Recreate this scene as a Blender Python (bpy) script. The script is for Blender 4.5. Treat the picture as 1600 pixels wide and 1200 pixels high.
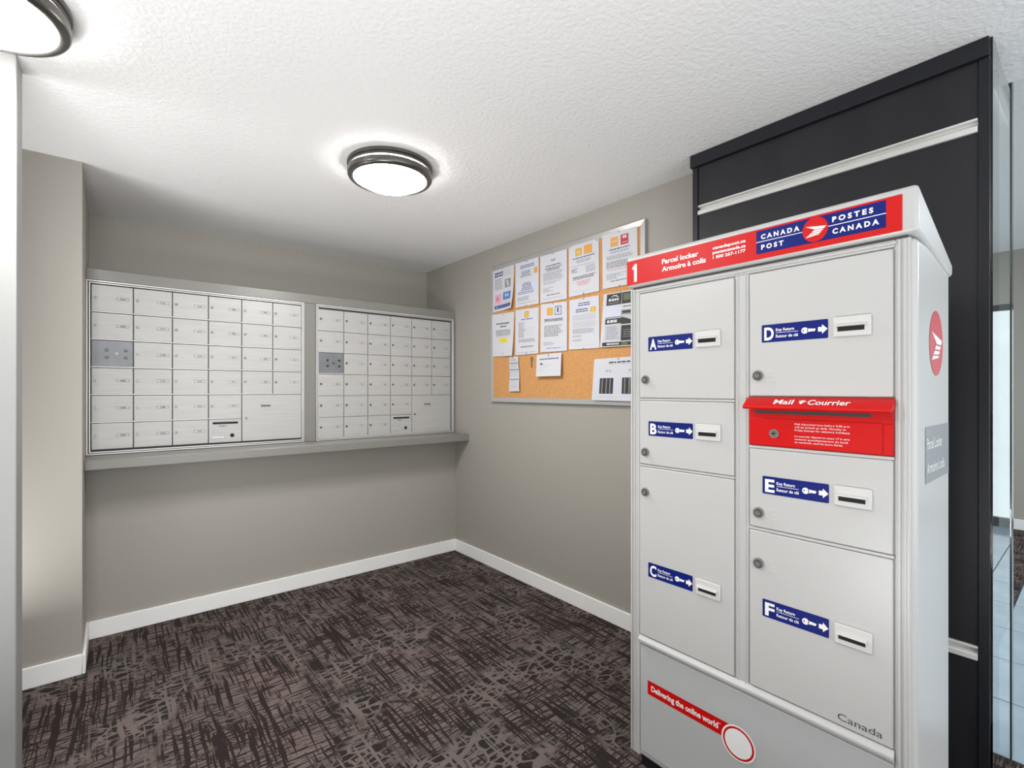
import bpy, bmesh, math, random
from mathutils import Vector
random.seed(7)
for o in list(bpy.data.objects): bpy.data.objects.remove(o)
scn = bpy.context.scene
col = scn.collection
PI = math.pi

# ------------------------------------------------------------------ camera, world, lights, exposure
cam_d = bpy.data.cameras.new('camera')
cam_d.sensor_width = 36.0
cam_d.lens = 762.0/1600.0*36.0
cam_d.shift_y = 10.0/1600.0
cam_d.clip_start = 0.02
cam = bpy.data.objects.new('camera', cam_d)
col.objects.link(cam)
cam.location = (0, 0, 1.35)
cam.rotation_euler = (PI/2, 0, -math.radians(39.359))
scn.camera = cam

w = bpy.data.worlds.new('daylight'); scn.world = w; w.use_nodes = True
bg = w.node_tree.nodes['Background']
bg.inputs[0].default_value = (0.90, 0.96, 1.0, 1); bg.inputs[1].default_value = 1.15

def area(name, loc, rot, sx, sy, power, colr=(1,1,1)):
    d = bpy.data.lights.new(name, 'AREA'); d.shape = 'RECTANGLE'; d.size = sx; d.size_y = sy
    d.energy = power; d.color = colr
    o = bpy.data.objects.new(name, d); col.objects.link(o); o.location = loc; o.rotation_euler = rot
    return o
area('left_ceiling_fill', (-0.95, 2.70, 0.3), (PI, 0, 0), 0.9, 0.5, 17, (1.0, 1.0, 0.995))  # added fill left of the nook, aimed up to lift the rear ceiling
area('near_ceiling_fill', (-0.75, 0.30, 0.25), (PI, 0, 0), 1.2, 1.2, 60, (1.0, 1.0, 0.995))  # added fill low beside the camera, aimed up to even out the ceiling
area('hall_fill', (0.6, -3.1, 1.3), (PI/2, 0, 0), 3.6, 2.1, 38, (1.0, 0.995, 0.985))  # added soft fill behind the camera, standing in for unseen hall openings
area('lobby_fill', (4.6, -1.5, 2.70), (0, 0, 0), 1.2, 0.6, 60, (0.90, 0.96, 1.0))  # added fill above the lobby, out of view, to brighten it

vs = scn.view_settings
vs.view_transform = 'Standard'; vs.look = 'None'; vs.gamma = 1.0; vs.use_curve_mapping = False
vs.exposure = 0.30

# ------------------------------------------------------------------ materials
def lin(c):
    c = c/255.0
    return c/12.92 if c <= 0.04045 else ((c+0.055)/1.055)**2.4
def rgb(r, g, b): return (lin(r), lin(g), lin(b), 1)
def mat(name, c, rough=0.5, metal=0.0, emit=0, spec=0.5, alpha=None):
    m = bpy.data.materials.new(name); m.use_nodes = True
    b = m.node_tree.nodes['Principled BSDF']
    b.inputs['Base Color'].default_value = rgb(*c)
    b.inputs['Roughness'].default_value = rough
    b.inputs['Metallic'].default_value = metal
    b.inputs['Specular IOR Level'].default_value = spec
    if emit:
        b.inputs['Emission Color'].default_value = rgb(*c); b.inputs['Emission Strength'].default_value = emit
    return m
def nodes(m): return m.node_tree.nodes, m.node_tree.links, m.node_tree.nodes['Principled BSDF']
def N(ns, t, **kw):
    n = ns.new(t)
    for k, v in kw.items(): setattr(n, k, v)
    return n
def add_noise_bump(m, scale, strength, dist=0.001, detail=3, stretch=(1,1,1)):
    ns, lk, b = nodes(m)
    tc = N(ns, 'ShaderNodeTexCoord'); mp = N(ns, 'ShaderNodeMapping'); mp.inputs['Scale'].default_value = stretch
    nz = N(ns, 'ShaderNodeTexNoise'); nz.inputs['Scale'].default_value = scale; nz.inputs['Detail'].default_value = detail
    bp = N(ns, 'ShaderNodeBump'); bp.inputs['Strength'].default_value = strength; bp.inputs['Distance'].default_value = dist
    lk.new(tc.outputs['Object'], mp.inputs[0]); lk.new(mp.outputs[0], nz.inputs['Vector'])
    lk.new(nz.outputs['Fac'], bp.inputs['Height']); lk.new(bp.outputs[0], b.inputs['Normal'])
    return nz
def add_mottle(m, c1, c2, scale, detail=4, stretch=(1,1,1), lo=0.35, hi=0.65):
    ns, lk, b = nodes(m)
    tc = N(ns, 'ShaderNodeTexCoord'); mp = N(ns, 'ShaderNodeMapping'); mp.inputs['Scale'].default_value = stretch
    nz = N(ns, 'ShaderNodeTexNoise'); nz.inputs['Scale'].default_value = scale; nz.inputs['Detail'].default_value = detail
    rp = N(ns, 'ShaderNodeValToRGB'); e = rp.color_ramp.elements
    e[0].position = lo; e[1].position = hi; e[0].color = rgb(*c1); e[1].color = rgb(*c2)
    lk.new(tc.outputs['Object'], mp.inputs[0]); lk.new(mp.outputs[0], nz.inputs['Vector'])
    lk.new(nz.outputs['Fac'], rp.inputs[0]); lk.new(rp.outputs[0], b.inputs['Base Color'])

M = {}
M['wall'] = mat('wall_paint', (165,161,153), 0.62); add_noise_bump(M['wall'], 260, 0.10, 0.0006, 2)
M['ceil'] = mat('ceiling_paint', (242,242,242), 0.85); add_noise_bump(M['ceil'], 62, 0.7, 0.006, 4)
M['trim'] = mat('white_trim', (247,247,246), 0.42); add_noise_bump(M['trim'], 60, 0.04, 0.0005)
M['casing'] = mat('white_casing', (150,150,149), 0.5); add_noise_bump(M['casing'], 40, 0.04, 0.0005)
M['surround'] = mat('grey_gloss_paint', (132,130,125), 0.32); add_noise_bump(M['surround'], 90, 0.06, 0.0006, 2, (0.3,1,1))
M['alu_white'] = mat('anodised_mailbox', (184,183,181), 0.4, 0.1); add_mottle(M['alu_white'], (180,179,177), (187,186,184), 30, 3, (0.15,1,3))
M['alu_rim'] = mat('mailbox_rim', (214,214,213), 0.30, 0.3)
M['gap'] = mat('dark_gap', (70,70,70), 0.8)
M['gunmetal'] = mat('grey_lock_plate', (128,130,134), 0.4, 0.35); add_mottle(M['gunmetal'], (124,126,130), (134,136,140), 12)
M['chrome'] = mat('lock_chrome', (150,149,146), 0.28, 0.85)
M['steel'] = mat('lock_steel', (150,150,148), 0.35, 0.6)
M['lockdark'] = mat('lock_dark_face', (98,98,96), 0.4, 0.6)
M['bolt'] = mat('bolt_head', (92,93,97), 0.25, 0.8)
M['black'] = mat('black_void', (10,10,10), 0.7)
M['ink'] = mat('dark_ink', (70,72,78), 0.7)
M['inkgrey'] = mat('grey_ink', (140,142,150), 0.7)
M['inklight'] = mat('pale_ink', (188,190,198), 0.7)
M['navyink'] = mat('navy_ink', (70,78,120), 0.7)
M['redink'] = mat('red_ink', (205,120,125), 0.7)
M['paper'] = mat('paper', (207,208,214), 0.75)
M['tag'] = mat('tag_white', (196,196,196), 0.5, spec=0.3)
M['tagline'] = mat('tag_outline', (104,104,106), 0.6, spec=0.2)
M['yellow'] = mat('yellow_highlight', (225,215,60), 0.7)
M['yellowpale'] = mat('pale_gold_print', (226,196,110), 0.7)
M['gold'] = mat('gold_print', (214,172,72), 0.7)
M['orange'] = mat('orange_print', (226,160,88), 0.7)
M['redprint'] = mat('red_print', (190,62,72), 0.7)
M['pink'] = mat('pink_print', (224,166,190), 0.7)
M['blueprint'] = mat('blue_print', (88,130,190), 0.7)
M['navyprint'] = mat('navy_print', (66,84,140), 0.7)
M['blackprint'] = mat('black_print', (52,52,50), 0.6)
M['greenprint'] = mat('green_photo_print', (96,104,72), 0.6)
M['greyprint'] = mat('grey_photo_print', (130,128,130), 0.6)
M['lilac'] = mat('lilac_print', (205,208,226), 0.7)
M['cork'] = mat('cork', (206,146,84), 0.85)
add_mottle(M['cork'], (192,137,82), (212,158,101), 130, 5, (1,1,1), 0.3, 0.68)
M['board_alu'] = mat('board_aluminium', (196,196,196), 0.33, 0.55)
M['locker'] = mat('locker_enamel', (190,190,189), 0.3); add_noise_bump(M['locker'], 220, 0.03, 0.0004, 2)
M['locker_grey'] = mat('locker_lower_enamel', (184,186,187), 0.2)
M['slotplate'] = mat('key_slot_plastic', (204,204,202), 0.35)
M['red'] = mat('post_red', (200,10,10), 0.36, spec=0.3)
M['blue'] = mat('post_blue', (6,26,112), 0.4, spec=0.25)
M['white'] = mat('white_vinyl', (240,240,240), 0.4)
M['greyvinyl'] = mat('grey_vinyl', (138,142,148), 0.3)
M['redsoft'] = mat('red_vinyl', (205,44,66), 0.3)
M['woodblack'] = mat('black_laminate', (48,46,48), 0.42, spec=0.35)
add_mottle(M['woodblack'], (30,30,36), (43,42,47), 5, 6, (1,1,0.25), 0.3, 0.7)
M['woodedge'] = mat('black_edge', (30,31,38), 0.4, spec=0.35)
M['strip'] = mat('slat_aluminium', (232,231,228), 0.35, 0.0)
M['nickel'] = mat('brushed_nickel', (104,102,99), 0.3, 0.85)
M['nickel_light'] = mat('satin_nickel', (190,188,184), 0.35, 0.8)
M['lamp'] = mat('lit_acrylic', (255,253,250), 0.4, 0, 62.0)
M['lampgap'] = mat('lit_acrylic_edge', (255,252,246), 0.4, 0, 95.0)
M['brass'] = mat('key_metal', (170,158,128), 0.3, 0.8)
M['darkglass'] = mat('glass_edge', (38,52,52), 0.15)
M['frame_dark'] = mat('door_frame_metal', (70,72,76), 0.35, 0.6)
M['tile'] = mat('sky_tinted_tile', (168,186,198), 0.12); add_mottle(M['tile'], (160,178,191), (176,193,204), 6, 5)  # blue tint puts the sky's reflection into the tile colour
M['grout'] = mat('tile_grout', (96,106,114), 0.8)
g = mat('clear_glass', (236,246,246), 0.0); g.node_tree.nodes['Principled BSDF'].inputs['Transmission Weight'].default_value = 1.0
g.node_tree.nodes['Principled BSDF'].inputs['IOR'].default_value = 1.5
M['glass'] = g

def carpet_material():
    m = bpy.data.materials.new('crosshatch_carpet'); m.use_nodes = True
    ns, lk, b = nodes(m)
    b.inputs['Roughness'].default_value = 0.95; b.inputs['Specular IOR Level'].default_value = 0.15
    tc = N(ns, 'ShaderNodeTexCoord')
    def mapped(rot, sc, src=None):
        mp = N(ns, 'ShaderNodeMapping'); mp.inputs['Rotation'].default_value = (0,0,rot); mp.inputs['Scale'].default_value = sc
        lk.new(src or tc.outputs['Object'], mp.inputs[0]); return mp.outputs[0]
    def noise(vec, scale, detail=2, rough=0.5):
        n = N(ns, 'ShaderNodeTexNoise'); n.inputs['Scale'].default_value = scale; n.inputs['Detail'].default_value = detail
        n.inputs['Roughness'].default_value = rough; lk.new(vec, n.inputs['Vector']); return n
    def math_(op, a, bb=None):
        n = N(ns, 'ShaderNodeMath', operation=op)
        for i, v in enumerate((a, bb)):
            if v is None: continue
            if isinstance(v, (int, float)): n.inputs[i].default_value = v
            else: lk.new(v, n.inputs[i])
        return n.outputs[0]
    def ramp(v, a, bb, inv=False):
        n = N(ns, 'ShaderNodeMapRange'); n.clamp = True
        n.inputs['From Min'].default_value = a; n.inputs['From Max'].default_value = bb
        n.inputs['To Min'].default_value = 1 if inv else 0; n.inputs['To Max'].default_value = 0 if inv else 1
        lk.new(v, n.inputs['Value']); return n.outputs[0]
    # gentle warp of the coordinates
    wz = noise(tc.outputs['Object'], 3.0, 2)
    vm = N(ns, 'ShaderNodeVectorMath', operation='SCALE'); vm.inputs['Scale'].default_value = 0.03
    lk.new(wz.outputs['Color'], vm.inputs[0])
    va = N(ns, 'ShaderNodeVectorMath', operation='ADD'); lk.new(tc.outputs['Object'], va.inputs[0]); lk.new(vm.outputs[0], va.inputs[1])
    warp = va.outputs[0]
    # short dashes running along the back wall
    dash = ramp(noise(mapped(0.08, (7, 95, 1), warp), 1.0, 2.5).outputs['Fac'], 0.535, 0.575)
    dash2 = ramp(noise(mapped(-0.12, (10, 130, 1), warp), 1.0, 2.5).outputs['Fac'], 0.57, 0.61)
    # long straight crossing strokes, tapering at their ends
    def strokes(rot, along, across, lo):
        return ramp(noise(mapped(rot, (across, along, 1), warp), 1.0, 1.5).outputs['Fac'], lo, lo+0.022)
    s1 = math_('MAXIMUM', strokes(0.05, 2.6, 52, 0.585), strokes(0.16, 3.2, 70, 0.60))
    s2 = strokes(0.52, 2.8, 58, 0.595)
    s3 = strokes(-0.42, 2.6, 55, 0.59)
    def cells(rot, sx, sy, a, bb):
        vor = N(ns, 'ShaderNodeTexVoronoi', feature='DISTANCE_TO_EDGE'); vor.inputs['Scale'].default_value = 1.0
        lk.new(mapped(rot, (sx, sy, 1), warp), vor.inputs['Vector'])
        return ramp(vor.outputs['Distance'], a, bb, True)
    ve = cells(0.15, 12, 22, 0.02, 0.05)
    patch = ramp(noise(tc.outputs['Object'], 2.6, 2).outputs['Fac'], 0.42, 0.54)
    dark = math_('MAXIMUM', math_('MAXIMUM', dash, dash2), math_('MAXIMUM', s2, math_('MULTIPLY', s3, patch)))
    dark = math_('MAXIMUM', dark, math_('MULTIPLY', ve, patch))
    dark = math_('MAXIMUM', dark, s1)
    # in some patches light threads are laid back over dark ground
    patch2 = ramp(noise(tc.outputs['Object'], 3.1, 2).outputs['Fac'], 0.50, 0.58)
    light = math_('MAXIMUM', cells(-0.1, 13, 26, 0.05, 0.10), math_('MAXIMUM', strokes(-0.30, 2.6, 48, 0.60), strokes(0.35, 2.6, 46, 0.60)))
    block = math_('MULTIPLY', patch2, ramp(noise(mapped(0.1, (12, 40, 1), warp), 1.0, 2).outputs['Fac'], 0.44, 0.50))
    dark = math_('MAXIMUM', dark, block)
    dark = math_('MULTIPLY', dark, math_('SUBTRACT', 1.0, math_('MULTIPLY', light, patch2)))
    tuft = noise(tc.outputs['Object'], 420, 2, 0.7)
    base = N(ns, 'ShaderNodeValToRGB'); e = base.color_ramp.elements
    e[0].position = 0.25; e[0].color = rgb(80,71,69); e[1].position = 0.75; e[1].color = rgb(132,119,115)
    lk.new(tuft.outputs['Fac'], base.inputs[0])
    drk = N(ns, 'ShaderNodeValToRGB'); e = drk.color_ramp.elements
    e[0].position = 0.25; e[0].color = rgb(28,24,23); e[1].position = 0.8; e[1].color = rgb(58,50,48)
    lk.new(tuft.outputs['Fac'], drk.inputs[0])
    mx = N(ns, 'ShaderNodeMix', data_type='RGBA')
    lk.new(dark, mx.inputs[0]); lk.new(base.outputs[0], mx.inputs[6]); lk.new(drk.outputs[0], mx.inputs[7])
    # faint red / green yarn drift
    hz = N(ns, 'ShaderNodeValToRGB'); e = hz.color_ramp.elements
    e[0].position = 0.35; e[0].color = (1.05,0.98,0.97,1); e[1].position = 0.65; e[1].color = (0.95,1.0,0.98,1)
    lk.new(noise(tc.outputs['Object'], 3.0, 2).outputs['Fac'], hz.inputs[0])
    mu = N(ns, 'ShaderNodeMix', data_type='RGBA', blend_type='MULTIPLY'); mu.inputs[0].default_value = 1.0
    lk.new(mx.outputs[2], mu.inputs[6]); lk.new(hz.outputs[0], mu.inputs[7])
    lk.new(mu.outputs[2], b.inputs['Base Color'])
    bp = N(ns, 'ShaderNodeBump'); bp.inputs['Strength'].default_value = 0.6; bp.inputs['Distance'].default_value = 0.004
    hgt = math_('SUBTRACT', tuft.outputs['Fac'], math_('MULTIPLY', dark, 0.35))
    lk.new(hgt, bp.inputs['Height']); lk.new(bp.outputs[0], b.inputs['Normal'])
    return m
M['carpet'] = carpet_material()

# ------------------------------------------------------------------ mesh builder
class MB:
    """collects verts / faces / material slots; local axes: x right, y into the thing, z up"""
    def __init__(s): s.v = []; s.f = []; s.mi = []; s.mats = []
    def slot(s, m):
        if m not in s.mats: s.mats.append(m)
        return s.mats.index(m)
    def add(s, vs, fs, m):
        k = s.slot(m); n = len(s.v); s.v += [tuple(v) for v in vs]
        for f in fs: s.f.append(tuple(i+n for i in f)); s.mi.append(k)
        return s
    def box(s, x0, x1, y0, y1, z0, z1, m):
        vs = [(x0,y0,z0),(x1,y0,z0),(x1,y1,z0),(x0,y1,z0),(x0,y0,z1),(x1,y0,z1),(x1,y1,z1),(x0,y1,z1)]
        return s.add(vs, [(0,3,2,1),(4,5,6,7),(0,1,5,4),(1,2,6,5),(2,3,7,6),(3,0,4,7)], m)
    def prism(s, poly, axis, a, b, m):
        """poly in the two remaining axes (order x,y,z without axis)"""
        def p(q, t):
            q = list(q); q.insert('xyz'.index(axis), t); return tuple(q)
        n = len(poly); vs = [p(q, a) for q in poly]+[p(q, b) for q in poly]
        fs = [tuple(range(n))[::-1], tuple(range(n, 2*n))]+[(i, (i+1)%n, n+(i+1)%n, n+i) for i in range(n)]
        return s.add(vs, fs, m)
    def cyl(s, cx, cz, r, y0, y1, m, n=20, r2=None):
        """cylinder along y, front at y0"""
        r2 = r if r2 is None else r2
        vs = [(cx+r2*math.cos(2*PI*i/n), y0, cz+r2*math.sin(2*PI*i/n)) for i in range(n)]
        vs += [(cx+r*math.cos(2*PI*i/n), y1, cz+r*math.sin(2*PI*i/n)) for i in range(n)]
        fs = [tuple(range(n)), tuple(range(n, 2*n))[::-1]]+[(i, n+i, n+(i+1)%n, (i+1)%n) for i in range(n)]
        return s.add(vs, fs, m)
    def lathe(s, prof, m, n=64):
        vs = []; fs = []
        for i in range(n):
            a = 2*PI*i/n
            vs += [(r*math.cos(a), r*math.sin(a), z) for r, z in prof]
        k = len(prof)
        for i in range(n):
            j = (i+1) % n
            for q in range(k-1): fs.append((i*k+q, j*k+q, j*k+q+1, i*k+q+1))
        return s.add(vs, fs, m)
    def quad(s, x0, x1, z0, z1, y, m):
        return s.add([(x0,y,z0),(x1,y,z0),(x1,y,z1),(x0,y,z1)], [(0,1,2,3)], m)
    def flat(s, poly, y, m):
        return s.add([(x,y,z) for x, z in poly], [tuple(range(len(poly)))], m)
    def build(s, name, parent=None, bevel=0, seg=2, smooth=False, solid=0):
        me = bpy.data.meshes.new(name); me.from_pydata(s.v, [], s.f)
        for m in s.mats: me.materials.append(m)
        me.polygons.foreach_set('material_index', s.mi)
        bm = bmesh.new(); bm.from_mesh(me); bmesh.ops.recalc_face_normals(bm, faces=[f for f in bm.faces if len(bm.faces) > 1]); bm.to_mesh(me); bm.free()
        if smooth:
            for p in me.polygons: p.use_smooth = True
        o = bpy.data.objects.new(name, me); col.objects.link(o)
        if parent: o.parent = parent
        if solid:
            md = o.modifiers.new('solid', 'SOLIDIFY'); md.thickness = solid; md.offset = 1
        if bevel:
            md = o.modifiers.new('bevel', 'BEVEL'); md.width = bevel; md.segments = seg; md.limit_method = 'ANGLE'; md.angle_limit = 0.6
            md.harden_normals = False
        if smooth or bevel:
            for p in me.polygons: p.use_smooth = True
            me.set_sharp_from_angle(angle=0.7)
        return o

_tc = {}
def glyphs(txt, bold=0.0):
    """flat triangulated lettering from the built-in font, in a unit box (0..1)"""
    k = (txt, bold)
    if k in _tc: return _tc[k]
    cu = bpy.data.curves.new('lettering', 'FONT'); cu.body = txt; cu.size = 1; cu.resolution_u = 3; cu.offset = bold
    ob = bpy.data.objects.new('lettering', cu); col.objects.link(ob)
    dg = bpy.context.evaluated_depsgraph_get(); ev = ob.evaluated_get(dg); me = ev.to_mesh()
    vs = [(v.co.x, v.co.y) for v in me.vertices]; fs = [tuple(p.vertices) for p in me.polygons]
    ev.to_mesh_clear(); bpy.data.objects.remove(ob); bpy.data.curves.remove(cu)
    xs = [v[0] for v in vs]; x0, x1 = min(xs), max(xs)
    _tc[k] = (vs, fs, x0, x1); return _tc[k]
def text(mb, txt, x0, x1, z, cap, m, y=-0.001, bold=0.015, fn=None):
    """letters between x0 and x1 with baseline z and capital height cap; fn maps (u,v)->xyz"""
    vs, fs, a, b = glyphs(txt, bold)
    sx = (x1-x0)/(b-a); sz = cap/0.73
    pts = [((v[0]-a)*sx+x0, v[1]*sz+z) for v in vs]
    if fn is None: fn = lambda u, v: (u, y, v)
    mb.add([fn(u, v) for u, v in pts], fs, m)

def setp(o, label=None, cat=None, group=None, kind=None):
    if label: o['label'] = label
    if cat: o['category'] = cat
    if group: o['group'] = group
    if kind: o['kind'] = kind
    return o
def thing(name, loc, label, cat, rz=0, group=None):
    o = bpy.data.objects.new(name, None); col.objects.link(o); o.location = loc; o.rotation_euler = (0,0,rz)
    o.empty_display_size = 0.1
    return setp(o, label, cat, group)
def struct(mb, name, bevel=0): return setp(mb.build(name, bevel=bevel), kind='structure')

# ------------------------------------------------------------------ setting
H = 2.44
struct(MB().box(-3.0, 2.54, -3.2, 4.1, -0.06, 0, M['carpet']).box(2.54, 7.2, 0.375, 4.1, -0.06, 0, M['carpet']), 'floor')
struct(MB().box(-3.0, 2.46, -3.2, 4.1, H, H+0.4, M['ceil']).box(2.46, 7.2, -3.2, 4.1, 2.72, 2.84, M['ceil']), 'ceiling')
struct(MB().box(-0.11, 2.25, 3.5, 3.6, 0, 0.938, M['wall']).box(-0.11, 2.25, 3.985, 4.1, 0, H, M['wall']), 'wall_back')
struct(MB().box(2.25, 2.40, 0.26, 4.1, 0, H, M['wall']), 'wall_right')
struct(MB().box(-1.6, -0.11, 3.1, 4.1, 0, H, M['wall']).box(-3.0, -2.9, -3.2, 4.1, 0, H, M['wall']), 'wall_left')
struct(MB().box(6.8, 6.95, 0.02, 4.1, 0, 2.72, M['wall']).box(6.8, 6.95, -3.2, -1.75, 0, 2.72, M['wall']).box(6.8, 6.95, -0.76, -0.42, 0, 2.2, M['wall']).box(6.8, 6.95, -1.75, 0.02, 2.2, 2.72, M['wall']), 'wall_lobby')
struct(MB().box(-0.097, 2.25, 3.487, 3.5, 0, 0.096, M['trim']), 'baseboard_back', 0.003)
struct(MB().box(2.237, 2.25, 0.27, 3.4865, 0, 0.096, M['trim']), 'baseboard_right', 0.003)
struct(MB().box(-0.11, -0.097, 3.0875, 3.4995, 0, 0.096, M['trim']).box(-1.6, -0.1105, 3.087, 3.0995, 0, 0.096, M['trim']), 'baseboard_left', 0.003)
struct(MB().box(6.785, 6.8, 0.03, 4.0, 0, 0.1, M['trim']), 'baseboard_lobby', 0.003)
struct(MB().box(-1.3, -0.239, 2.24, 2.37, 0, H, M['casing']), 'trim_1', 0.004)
struct(MB().box(2.8, 3.55, 0.125, 0.15, 2.69, 2.72, M['trim']), 'trim_2', 0.004)

# lobby tiles
base = struct(MB().box(2.54, 7.2, -3.2, 0.375, -0.06, -0.012, M['grout']), 'floor_lobby')
tmesh = None
for i in range(10):
    for j in range(7):
        x = 2.545+i*0.46; y = 0.370-(j+1)*0.46
        if tmesh is None:
            o = MB().box(0, 0.454, 0, 0.454, -0.012, 0, M['tile']).build('tile', base, bevel=0.002, seg=1); tmesh = o.data
        else:
            o = bpy.data.objects.new('tile', tmesh); col.objects.link(o); o.parent = base
        o.location = (x, y, 0)

# frameless glass sidelight at the end of the wall
sl = setp(MB().box(2.0925, 2.536, 0.2215, 0.2275, 0.002, H-0.002, M['glass']).build('window_1'), kind='structure')
MB().box(2.5365, 2.585, 0.219, 0.2295, 0.002, H+0.279, M['darkglass']).build('edge_post', sl)
# glazed entrance in the far lobby wall
FD = M['frame_dark']
def glazed(name, y0, y1):
    en = setp(MB().box(6.80, 6.86, y0, y0+0.05, 0, 2.2, FD).box(6.80, 6.86, y1-0.05, y1, 0, 2.2, FD).box(6.80, 6.86, y0+0.05, y1-0.05, 2.14, 2.2, FD).box(6.80, 6.86, y0+0.05, y1-0.05, 0, 0.09, FD).build(name, bevel=0.003), kind='structure')
    MB().box(6.825, 6.833, y0+0.05, y1-0.05, 0.09, 2.14, M['glass']).build('pane', en)
glazed('window_2', -0.42, 0.02)
glazed('door_1', -1.75, -0.76)

# ------------------------------------------------------------------ mailbox surround with shelf
sur = thing('mailbox_surround', (0, 3.5, 0.938), 'grey painted built-in surround with a shelf, holding both banks of mailboxes', 'built-in')
B0 = 0.938
def zb(z): return z-B0
m = MB()
m.box(-0.1095, 2.2495, 0, 0.484, zb(1.953), zb(2.015), M['surround'])
m.build('top_rail', sur, bevel=0.003)
MB().box(1.022, 1.099, 0, 0.30, zb(0.995), zb(1.9525), M['surround']).build('centre_stile', sur, bevel=0.003)
MB().box(2.231, 2.2495, 0, 0.30, zb(0.995), zb(1.9525), M['surround']).build('side_stile', sur, bevel=0.002)
m = MB().prism([(-0.206, zb(0.940)), (-0.206, zb(0.990)), (-0.200, zb(0.9945)), (0.45, zb(0.9945)), (0.45, zb(0.9395)), (-0.203, zb(0.9385))], 'x', -0.1095, 2.2495, M['surround'])
m.build('shelf', sur, bevel=0.003)

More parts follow.
